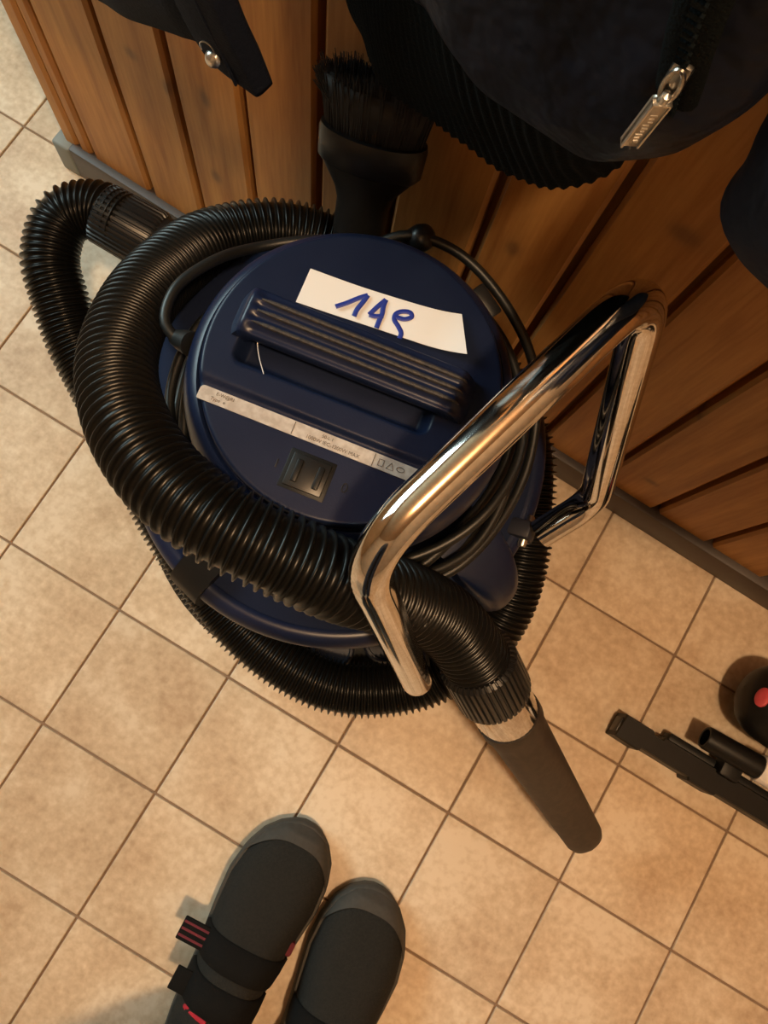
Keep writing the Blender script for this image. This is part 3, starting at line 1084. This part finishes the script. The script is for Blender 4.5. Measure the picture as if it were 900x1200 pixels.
pa, pb = Vector((0.2248, 0.2570, 0.7815)), Vector((0.2230, 0.2600, 0.7560))
pm = frame_z(pa, pb)
Lp = (pb - pa).length
pull = MB().add(xf(box(-.0030, .0030, -.0012, .0012, 0.0, Lp, 0.0005), pm)).build('zip_pull', 'zipmetal', zt)
MB().add(xf(lathe([(0.0, -0.004), (0.0016, -0.0032), (0.0017, 0.0008), (0.0, 0.0014)], 12), pm)).build('pull_knuckle', 'steel', zt)
mb = MB()
for s in (-1, 1):
    mb.add(xf(box(-.0030 if s < 0 else .0024, -.0024 if s < 0 else .0030, -.0017, .0017, 0.0, Lp), pm))
mb.add(xf(box(-.0030, .0030, -.0017, .0017, 0.0, .0008), pm))
for i in range(9):
    zz = .006 + i * (Lp - .010) / 8
    for s in (-1, 1):
        mb.add(xf(box(-.0012 + (i % 2) * .0004, .0012 - (i % 3) * .0004, s * .0012 - .0002, s * .0012 + .0002, zz, zz + .0006), pm))
mb.build('pull_frame', 'steel', zt, smooth=False)
hk = Vector((0.165, 0.434, 1.46))


def hook(p, label):
    h = thing('coat_hook', label, 'hook', p)
    MB().add(xf(lathe([(0, 0), (.018, 0), (.018, .004), (.008, .006), (0, .006)], 20), Matrix.Translation(p) @ Matrix.Rotation(math.pi / 2, 4, 'X'))).build('plate', 'steel', h)
    pp, _ = resample(catmull([(p[0], p[1], p[2]), (p[0], p[1] - .03, p[2] - .004), (p[0], p[1] - .05, p[2] + .012), (p[0], p[1] - .048, p[2] + .035)], 8), .004)
    MB().add(sweep(pp, .0045, 10)).build('peg', 'steel', h)
    adopt(h)
    return h


hook(hk, 'steel coat hook holding the rib-hemmed jacket')
adopt(jk)

# pointed front corner of a second jacket with a snap button
jk2 = thing('jacket', 'dark navy jacket with pointed front corner and silver snap button', 'jacket', (-0.08, 0.41, 0.5))


def panel(outline_rows, m, name, root, thick=0.02, amp=0.003):
    """front surface from rows of points, pushed back to a rounded rear surface"""
    R = interp_rows(outline_rows, 8)
    rings = []
    for row in R:
        c, _ = resample(catmull(row, 8), n=70)
        fr = []
        for i, p in enumerate(c):
            q = p.copy()
            e = min(i, 69 - i) / 69
            q[1] += fnoise(p, 24, amp) + 0.012 * max(0, 0.12 - e) / 0.12 * 0.6
            fr.append(q)
        bk = []
        for i, q in enumerate(reversed(fr)):
            e = min(i, 69 - i) / 69
            bk.append(np.array((q[0], min(q[1] + thick * min(1, .15 + e * 9), wall_y(q[0]) - .0005), q[2])))
        rings.append(fr + bk)
    return MB().add(loft(rings)).build(name, m, root, sharp=None)


fl0 = [(-0.250, 0.398, 0.424), (-0.139, 0.370, 0.481), (-0.104, 0.360, 0.498), (-0.070, 0.355, 0.515), (-0.040, 0.352, 0.524), (-0.0225, 0.350, 0.5215)]
fl1 = [(x + .002, y - .012, z + .045) for x, y, z in fl0]
fl2 = [(x * .98, y - .025, z + .16) for x, y, z in fl0]
fl3 = [(x * .95, y - .035, .86 + (z - .48) * .3) for x, y, z in fl0]
fl4 = [(x * .80, y - .030, 1.15) for x, y, z in fl0]
fl5 = [(x * .45 - .04, y - .005, 1.36) for x, y, z in fl0]
panel([fl0, fl1, fl2, fl3, fl4, fl5], 'navyfab', 'body', jk2, 0.03)
pk0 = [(-0.0365, 0.350, 0.5230), (-0.018, 0.3475, 0.5195), (-0.002, 0.3475, 0.5160), (0.0055, 0.3490, 0.5130), (0.0085, 0.3520, 0.5150)]
pk1 = [(-0.0372, 0.343, 0.545), (-0.020, 0.3410, 0.545), (-0.004, 0.3415, 0.545), (0.0020, 0.3425, 0.545), (0.0065, 0.3460, 0.545)]
pk2 = [(-0.0385, 0.330, 0.60), (-0.022, 0.328, 0.60), (-0.008, 0.328, 0.60), (-0.002, 0.3290, 0.60), (0.0030, 0.3330, 0.60)]
pk3 = [(x - .004, y - .022, .80) for x, y, z in pk2]
pk4 = [(x - .006, y - .022, 1.10) for x, y, z in pk2]
pk5 = [(x - .02, y - .004, 1.34) for x, y, z in pk2]
panel([pk0, pk1, pk2, pk3, pk4, pk5], 'navyfab', 'placket', jk2, 0.014, 0.0015)
seam = [(-0.0085, 0.3462, 0.5185), (-0.0115, 0.339, 0.555), (-0.013, 0.330, 0.59), (-0.016, 0.318, 0.66)]
MB().add(sweep(resample(catmull(seam, 10), .004)[0], .0011, 8)).build('placket_seam', 'navyfab', jk2)
sp = Vector((-0.0185, 0.3395, 0.541))
sm = Matrix.Translation(sp) @ Matrix.Rotation(math.radians(62), 4, 'X')
MB().add(xf(lathe([(0, -.002), (.0050, -.002), (.0054, 0), (.0045, .0015), (.0030, .0026), (0, .0032)], 24), sm)).build('snap_button', 'steel', jk2)
rg = np.array([(sp.x - .001 + .0052 * math.cos(t), sp.y - .002, sp.z + .009 + .006 * math.sin(t)) for t in np.linspace(-.2, math.pi + .5, 18)])
MB().add(sweep(rg, .0005, 6)).build('thread_loop', 'steel', jk2)
hook(Vector((-0.085, 0.437, 1.37)), 'steel coat hook holding the jacket with the snap button')
adopt(jk2)

# third jacket: its sleeve end hangs at the right
jk3 = thing('jacket', 'blue jacket hung beside the rib-hemmed one, loose sleeve end showing', 'jacket', (0.45, 0.41, 0.62))
rings = []
ctrl = [((0.330, 0.366, 0.628), .030, .022), ((0.328, 0.364, 0.634), .043, .034), ((0.326, 0.362, 0.655), .052, .042), ((0.325, 0.360, 0.690), .055, .046), ((0.338, 0.358, 0.76), .058, .050), ((0.365, 0.355, 0.88), .060, .052), ((0.40, 0.355, 1.05), .066, .055), ((0.43, 0.355, 1.25), .06, .05), ((0.45, 0.36, 1.36), .04, .035)]
cc = catmull([(*c, a, b) for c, a, b in ctrl], 8)
for row in cc:
    x, y, z, a, b = row
    ring = []
    for k in range(48):
        t = 2 * math.pi * k / 48
        p = np.array((x + a * math.cos(t), y + b * math.sin(t), z + .012 * math.cos(t) * (1 if z < .7 else .3)))
        n_ = fnoise(p, 26, .007)
        p += np.array((math.cos(t), math.sin(t), 0)) * n_
        p[1] = min(p[1], wall_y(p[0]) - .001)
        ring.append(p)
    rings.append(ring)
MB().add(loft(rings)).build('sleeve', 'sleeve', jk3, sharp=None)
h3 = [(0.385, 0.418, 0.71), (0.372, 0.37, 0.70), (0.385, 0.29, 0.685), (0.45, 0.255, 0.68), (0.55, 0.25, 0.68), (0.63, 0.28, 0.69), (0.68, 0.35, 0.70), (0.69, 0.415, 0.70)]  # unseen jacket body, extended left and forward to shade the right-hand panelling
r3 = [h3, shift(h3, .02, 1.03, cx=.52), shift(h3, .12, 1.06, cx=.52), shift(h3, .3, 1.08, cx=.52), shift(h3, .5, 1.1, (1.2, 1), cx=.52), shift(h3, .6, .9, (1.34, 1), cx=.50), shift(h3, .7, .4, (1.42, 1), cx=.50)]
R3 = interp_rows(r3, 6)
garment('body', jk3, R3[0], R3[1:], 'sleeve', 110, amp=.008, s=16)
hook(Vector((0.51, 0.4240, 1.43)), 'steel coat hook holding the blue jacket')
adopt(jk3)

# ================================================================== PERSON (legs and shoes of the one taking the picture)
person = thing('person', 'person standing in dark trousers and charcoal strap shoes', 'person', (0.38, -0.28, 0))


def half_w(s):
    k = [(0, .012), (.006, .024), (.02, .034), (.06, .0385), (.12, .0405), (.17, .047), (.205, .0505), (.235, .0475), (.258, .039), (.274, .026), (.283, .012), (.286, .002)]
    return float(np.interp(s, [a for a, _ in k], [b for _, b in k]))


def height(s):
    k = [(0, .060), (.02, .078), (.06, .085), (.10, .088), (.13, .080), (.17, .064), (.21, .052), (.25, .042), (.272, .032), (.286, .016)]
    return float(np.interp(s, [a for a, _ in k], [b for _, b in k]))


def skew(s):
    return -0.006 * math.sin(s / .286 * math.pi)


def arc(s, infl=0.0, a0=0, a1=180, n=24, mirror=1, z0=0.018):
    out = []
    for k in range(n + 1):
        a = math.radians(a0 + (a1 - a0) * k / n)
        c, sn = math.cos(a), math.sin(a)
        x = (half_w(s) + infl) * math.copysign(abs(c) ** .72, c)
        z = z0 + (height(s) - .012 + infl) * abs(sn) ** .78
        out.append((mirror * (x + skew(s)), s, z))
    return out


def shoe(toe, yaw, mirror, up_m, extras):
    Mx = Matrix.Translation((toe[0], toe[1], 0)) @ Matrix.Rotation(math.radians(yaw), 4, 'Z') @ Matrix.Translation((0, -0.286, 0))
    ss = np.r_[np.linspace(0.0005, .03, 8), np.linspace(.04, .24, 24), np.linspace(.245, .2858, 14)]
    root_v, root_f = loft([arc(s, 0, 0, 180, 28, mirror) for s in ss], closed_u=False)
    n = 29
    root_f.append(list(range(n)))
    sh = MB().add(xf((root_v, root_f), Mx)).build('shoe', up_m, person, sharp=None)
    # sole
    out = []
    for s in ss:
        out.append((half_w(s) + .0035, s))
    left = [(mirror * (wd + skew(s)), s) for wd, s in out]
    right = [(mirror * (-wd + skew(s)), s) for wd, s in reversed(out)]
    ol = left + right
    ctr = np.mean(np.array(ol), 0)
    rg = []
    for z, sc in ((0.0008, .965), (.004, .99), (.018, 1.0), (.026, .995), (.029, .97)):
        rg.append([tuple(ctr[q] + (p[q] - ctr[q]) * sc for q in (0, 1)) + (z,) for p in ol])
    MB().add(xf(loft(rg), Mx)).build('sole', 'rubber', sh, sharp=50)
    # toe cap: rubber rand that wraps the toe
    tc = []
    for i in range(13):
        t = i / 12
        base_arc = [arc(min(.2862, .262 + (.2862 - .262) * t - .045 * (1 - t) * (abs(k - 14) / 14) ** 2.2), .0016, 0, 180, 28, mirror)[k] for k in range(29)]
        tc.append(base_arc)
    MB().add(xf(loft(tc, closed_u=False), Mx)).build('toe_cap', 'rubber', sh, sharp=None)
    # two straps over the instep
    for (sa, sb) in ((.128, .156), (.088, .118)):
        st = [arc(s, e, 12, 168, 22, mirror) for s, e in ((sa, .0005), (sa + .001, .0036), ((sa + sb) / 2, .0042), (sb - .001, .0036), (sb, .0005))]
        MB().add(xf(loft(st, closed_u=False), Mx)).build('strap', 'strap', sh, sharp=None)
    if extras:
        for (s0_, ext, zb) in ((.142, .026, .060), (.101, .014, .070)):
            xl = -(half_w(s0_)) + skew(s0_)
            MB().add(xf(box(xl - ext, xl + .010, s0_ - .012, s0_ + .012, zb - .002, zb + .002, .0012), Mx)).build('strap_end', 'strap', sh)
            if ext > .02:
                for q in range(3):
                    MB().add(xf(box(xl - ext + .001, xl + .006, s0_ - .008 + q * .007, s0_ - .0055 + q * .007, zb + .0015, zb + .0026), Mx)).build('stripe', 'maroon', sh, smooth=False)
        MB().add(xf(box(.034, .0435, .160, .176, .034, .050, .003), Mx @ Matrix.Translation((-.002, 0, 0)))).build('side_tab', 'maroon', sh)
        for pl_ in ([(-.014, .080, .0865), (-.030, .070, .0770), (-.035, .067, .070)], [(-.033, .066, .072), (-.024, .069, .083), (-.010, .069, .0895)],
                    [(.018, .075, .0860), (.0205, .062, .0865), (.022, .050, .086)], [(.0295, .080, .080), (.0315, .066, .079), (.033, .052, .077)]):
            MB().add(xf(sweep(resample(catmull(pl_, 8), .003)[0] + np.array((0, .016, .0045)), .0026, 8, ry=.6), Mx)).build('lace', 'red', sh)
    return Mx


Ml = shoe((0.3170, -0.0850), 3.5, 1, 'shoe', True)
Mr = shoe((0.4180, -0.1040), 6.0, -1, 'shoe', False)
# trousers: one continuous surface from the ankles to the waist
al = Ml @ Vector((0, .045, .105))
ar_ = Mr @ Vector((0, .045, .105))
me = bpy.data.meshes.new('trousers')
jv = [(0.385, -0.47, 0.90), (0.385, -0.475, 1.02), (0.305, -0.46, 0.84), (0.315, -0.43, 0.48), tuple(al), (0.465, -0.46, 0.84), (0.455, -0.44, 0.48), tuple(ar_), tuple(al.lerp(Vector((0.315, -0.43, 0.48)), .25)), tuple(ar_.lerp(Vector((0.455, -0.44, 0.48)), .25))]
me.from_pydata(jv, [(0, 1), (0, 2), (2, 3), (3, 8), (8, 4), (0, 5), (5, 6), (6, 9), (9, 7)], [])
tr = bpy.data.objects.new('trousers', me)
COL.objects.link(tr)
tr.parent = person
tr.modifiers.new('skin', 'SKIN')
for k, r in enumerate([(.15, .11), (.15, .11), (.092, .095), (.068, .072), (.046, .050), (.092, .095), (.068, .072), (.046, .050), (.055, .060), (.055, .060)]):
    me.skin_vertices[0].data[k].radius = r
me.skin_vertices[0].data[0].use_root = True
sb_ = tr.modifiers.new('sub', 'SUBSURF')
sb_.levels = 2
sb_.render_levels = 2
me.materials.append(M['trouser'])
adopt(person)

# ================================================================== CLEANING GEAR AT THE RIGHT
fn = thing('floor_nozzle', 'long black floor nozzle with white-collared neck lying on the tiles', 'floor nozzle', (0.70, 0.19, 0))
# stepped bar: outline in plan, extruded
ol = [(0.568, 0.174), (0.600, 0.173), (0.601, 0.177), (0.665, 0.177), (0.667, 0.1735), (0.700, 0.1735), (0.702, 0.177), (0.900, 0.177), (0.900, 0.204), (0.622, 0.203), (0.620, 0.199), (0.608, 0.199), (0.606, 0.203), (0.570, 0.203)]
MB().add(loft([[(x, y, .002) for x, y in ol], [(x, y, .030) for x, y in ol], [(0.735 + (x - .735) * .995, 0.188 + (y - .188) * .9, .034) for x, y in ol]])).build('nozzle_body', 'black', fn, smooth=False)
MB().add(box(.5675, .572, .179, .198, .008, .029, .001)).build('end_cap', 'satin', fn)
MB().add(box(.628, .900, .199, .2125, .004, .026, .003)).build('side_rail', 'black', fn)
nkm = Matrix.Translation((0.654, 0.2245, 0.050)) @ Matrix.Rotation(math.radians(90), 4, 'Y') @ Matrix.Rotation(math.radians(-2), 4, 'X')
MB().add(xf(lathe([(0.0, .012), (.0095, .012), (.0100, 0.0), (.0125, 0.0), (.0135, .003), (.0140, .082), (0, .082)], 32), nkm)).build('neck', 'black', fn, sharp=40)
MB().add(xf(lathe([(0.0, .070), (.0155, .070), (.0162, .074), (.0162, .135), (0, .135)], 32), nkm)).build('neck_collar', 'white', fn, sharp=40)
MB().add(xf(lathe([(0.0, .130), (.0145, .130), (.0145, .26), (0, .26)], 32), nkm)).build('neck', 'black', fn, sharp=40)
MB().add(box(.690, .715, .198, .228, .020, .044, .003)).build('neck_joint', 'black', fn)
adopt(fn)

hv = thing('handheld_vacuum', 'rounded black appliance with a pink oval button on its end', 'handheld vacuum', (0.76, 0.297, 0))
hm = Matrix.Translation((0.664, 0.2975, 0.060)) @ Matrix.Rotation(math.radians(90), 4, 'Y')
prof = [(0.0, 0.0), (.014, .0015), (.026, .006), (.036, .014), (.042, .024), (.0455, .036), (.047, .055), (.048, .12), (.046, .20), (.040, .24), (0, .25)]
MB().add(xf(lathe(prof, 48), hm)).build('housing', 'black', hv, sharp=None)
bm_ = Matrix.Translation((0.6735, 0.2900, 0.0905)) @ Matrix.Rotation(math.radians(-48), 4, 'Y')
MB().add(xf(loft([oval(.0075, .0105, -.006, 28), oval(.0082, .0115, .0005, 28), oval(.0072, .0103, .0016, 28), oval(.003, .004, .0020, 28)]), bm_)).build('button', 'pink', hv, sharp=50)
for xx in (.72, .85):
    MB().add(box(xx - .012, xx + .012, .270, .325, 0.0006, .022, .003)).build('foot', 'black', hv)
adopt(hv)
